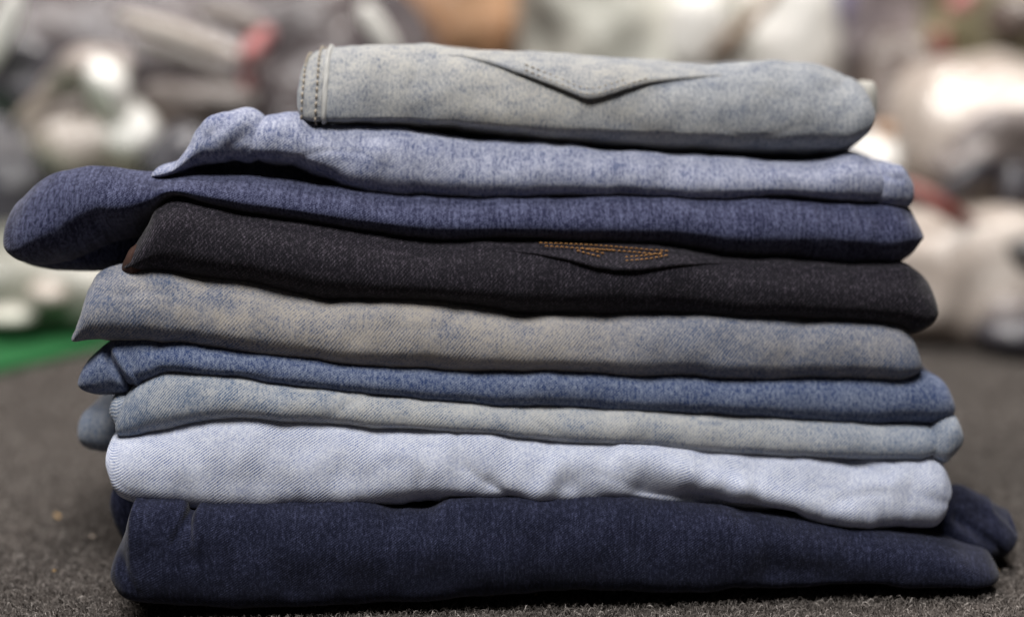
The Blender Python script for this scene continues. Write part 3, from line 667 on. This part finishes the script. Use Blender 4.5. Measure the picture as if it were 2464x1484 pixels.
def blob(n, px, py, Y, rpx, rpy, ry, mat, parent, rot=0.0, seed=1, amp=0.55, freq=16, ridge=0.0):
    """a bundle in the plastic, or a lump coloured as highlight or shade; sizes in metres from the photo's scale at that depth"""
    c = P(px, py, Y); k = (Y - CAM_Y)/FPX
    return lump(n, tuple(c), (rpx*k, ry, rpy*k), mat, parent, amp=amp, freq=freq, ridge=ridge, seed=seed, sub=4, squash=0.85, tilt=rot)
def bagdef():
    b = bag('large mauve grey plastic bag filling the upper left, painted highlights and shade on its front folds', 430, 330, 0.98, 0.30, 0.20, 0.22, mauve, 3, amp=0.10, freq=6, ridge=0.10)
    Y = 0.72
    def fold(n, pts, rad, mat, Y=Y, flat=0.6): sweep(n, [P(x, y, Y) for x, y in pts], rad, mat, b, flat)
    blob('highlight_bundle', 250, 352, Y, 150, 78, 0.04, cream, b, 0.2, 1, 0.7, 14, 0.15)  # pale bundles also carry the film's bright highlights in their colour
    blob('highlight_bundle', 318, 322, Y-0.02, 58, 66, 0.02, white, b, 0.0, 2, 0.6, 16, 0.1)
    blob('highlight_bundle', 210, 175, Y, 120, 64, 0.035, tanw, b, -0.3, 3, 0.7, 14, 0.2)
    blob('highlight_bundle', 272, 215, Y-0.02, 46, 95, 0.03, white, b, -0.35, 4, 0.6, 16, 0.1)
    fold('fold_light_shade', [(285, 38), (420, 80), (585, 138)], 0.0085, cream, 0.70)  # cream strip paints a highlight streak along the plastic
    fold('fold_light_shade', [(320, 95), (460, 140), (560, 190)], 0.008, mauvel, 0.70)
    fold('fold_light_shade', [(480, 20), (580, 50), (640, 90)], 0.012, mauvel, 0.72)
    fold('fold_light_shade', [(40, 295), (120, 225), (225, 140)], 0.0085, cream, 0.70)
    fold('fold_light_shade', [(70, 325), (130, 285), (205, 235)], 0.0075, tanw, 0.69)
    fold('fold_light_shade', [(-40, 170), (5, 70), (45, -20)], 0.012, white, 0.68)  # white strip stands in for a bright glint near the corner
    fold('fold_light_shade', [(870, 10), (902, 60), (950, 130)], 0.010, white, 0.70)  # white strip painted as a further highlight streak
    blob('shade_bundle', 60, 200, 0.74, 70, 90, 0.03, slate, b, 0.3, 30)  # slate lump paints the shadowed part of the bag
    blob('shade_bundle', 410, 375, 0.69, 80, 60, 0.03, slate, b, -0.5, 31)  # slate lump coloured as the shadow beside the stack
    blob('shade_bundle', 420, 60, 0.78, 60, 18, 0.02, mauve, b, 0.3, 32)
    fold('fold_light_shade', [(340, 230), (460, 260), (620, 250)], 0.022, mauvel, 0.75)
    blob('red_print', 610, 130, 0.70, 30, 36, 0.02, pink, b, 0.4, 20)
    blob('red_print', 634, 92, 0.71, 20, 26, 0.015, pink, b, 0.4, 21)
    blob('red_print', 602, 195, 0.71, 18, 28, 0.012, pink, b, 0.0, 22)
    b = bag('dark slate plastic bag low on the left, shadow painted into its colour, behind the indigo lobe', 40, 470, 0.86, 0.16, 0.12, 0.10, slate, 8, amp=0.14)  # slate colour also paints the shadow lying in this corner
    sweep('fold_light_shade', [P(330, 430, 0.72), P(380, 380, 0.72), P(450, 330, 0.74)], 0.014, slate, b)  # slate strip extends the painted shadow
    b = bag('grey green plastic bag on the floor at the left edge, above the green mat', 110, 690, 0.70, 0.13, 0.10, 0.055, greyg, 12, amp=0.2)
    blob('cream_bundle', 110, 705, 0.605, 48, 26, 0.02, cream, b, 0.2, 5)
    blob('cream_bundle', 20, 760, 0.60, 60, 20, 0.02, greyc, b, 0.0, 6)
    b = bag('orange brown bag of clothes peeking over the stack left of the black gap', 1090, 10, 1.2, 0.095, 0.10, 0.10, orange, 15, amp=0.1)
    b = bag('black lump painted as the dark gap between the orange and the grey white bags', 1237, 60, 1.35, 0.05, 0.05, 0.14, blackm, 18)  # black colour stands in for the darkness of the gap
    b = bag('large greyish white plastic bag above the middle of the stack', 1520, 60, 1.05, 0.130, 0.12, 0.13, greyc, 21, amp=0.08)
    blob('highlight_bundle', 1680, 70, 0.945, 80, 110, 0.03, white, b, 0.0, 7, 0.1)  # white lump paints the blown-out highlight on this side
    b = bag('bright white plastic bag above the right part of the stack', 1890, 110, 1.0, 0.058, 0.08, 0.10, white, 25, amp=0.1)
    sweep('tan_strap', [P(1875, -30, 0.90), P(1800, 55, 0.88), P(1740, 110, 0.88), P(1700, 145, 0.90)], 0.008, plainmat('tan_strap', (0.22, 0.15, 0.10), 0.6), b)
    blob('tan_knot', 1765, 135, 0.89, 42, 22, 0.012, brown, b, 0.3, 8)
    b = bag('violet blue bag of clothes at the top edge right of the bright white bag', 2005, 0, 1.1, 0.026, 0.04, 0.04, violet, 28)
    b = bag('lilac grey plastic bag at the upper right behind the top jeans', 2090, 90, 1.15, 0.075, 0.10, 0.14, lilac, 31, amp=0.2)
    b = bag('brown plastic bag in the dip left of the cream sack', 2160, 250, 0.98, 0.055, 0.06, 0.085, brown, 33, amp=0.2)
    b = bag('khaki plastic bag in the upper right corner with red cloth', 2360, 60, 1.1, 0.085, 0.10, 0.11, khaki, 36)
    blob('red_cloth', 2266, 108, 0.95, 34, 40, 0.015, redm, b, 0.0, 9)
    blob('pink_cloth', 2310, 10, 0.96, 38, 22, 0.015, pink, b, -0.6, 10)
    blob('brown_bundle', 2450, 45, 0.95, 60, 55, 0.02, brown, b, 0.0, 11)
    b = bag('cream plastic sack at the right with a deep grey dent', 2370, 330, 0.80, 0.095, 0.12, 0.082, cream, 39, amp=0.12, freq=6)
    blob('grey_bundle_and_shade', 2440, 340, 0.69, 150, 80, 0.03, lilacd, b, -0.4, 12)  # dull lilac lump paints the grey shadow in the sack's dent
    blob('grey_bundle_and_shade', 2320, 390, 0.69, 90, 50, 0.03, lilacd, b, -0.4, 13)  # more of the dent's painted shadow
    sweep('crease_shade', [P(2255, 475, 0.66), P(2330, 430, 0.65), P(2410, 375, 0.67)], 0.010, slate, b, 0.5)  # slate strip paints the shade inside the sack's crease
    blob('crease_shade', 2445, 440, 0.67, 50, 50, 0.02, slate, b, 0.0, 14)
    b = bag('bright white plastic bag in the gap right of the top jeans', 2125, 385, 0.83, 0.042, 0.06, 0.030, white, 42, amp=0.1)
    blob('orange_tie', 2140, 316, 0.80, 34, 14, 0.01, orange, b, 0.2, 15)
    b = bag('cream plastic sack resting on the carpet at the right edge of the stack', 2300, 665, 0.66, 0.100, 0.10, 0.068, cream, 45, amp=0.16)
    sweep('red_strap', [P(2150, 440, 0.60), P(2215, 465, 0.585), P(2290, 512, 0.58), P(2350, 548, 0.60)], 0.008, redm, b, 0.5)
    sweep('red_strap', [P(2310, 535, 0.60), P(2380, 575, 0.59), P(2470, 625, 0.59)], 0.011, brown, b, 0.5)
    blob('grey_bundle_and_shade', 2420, 745, 0.575, 75, 45, 0.02, lilacd, b, 0.1, 16)
    b = bag('slate grey plastic bag on the carpet at the far right corner', 2465, 790, 0.58, 0.05, 0.05, 0.018, slate, 48)
    b = bag('black bundle wedged at the right edge between the two cream sacks', 2465, 597, 0.60, 0.026, 0.04, 0.014, blackm, 51)
bagdef()
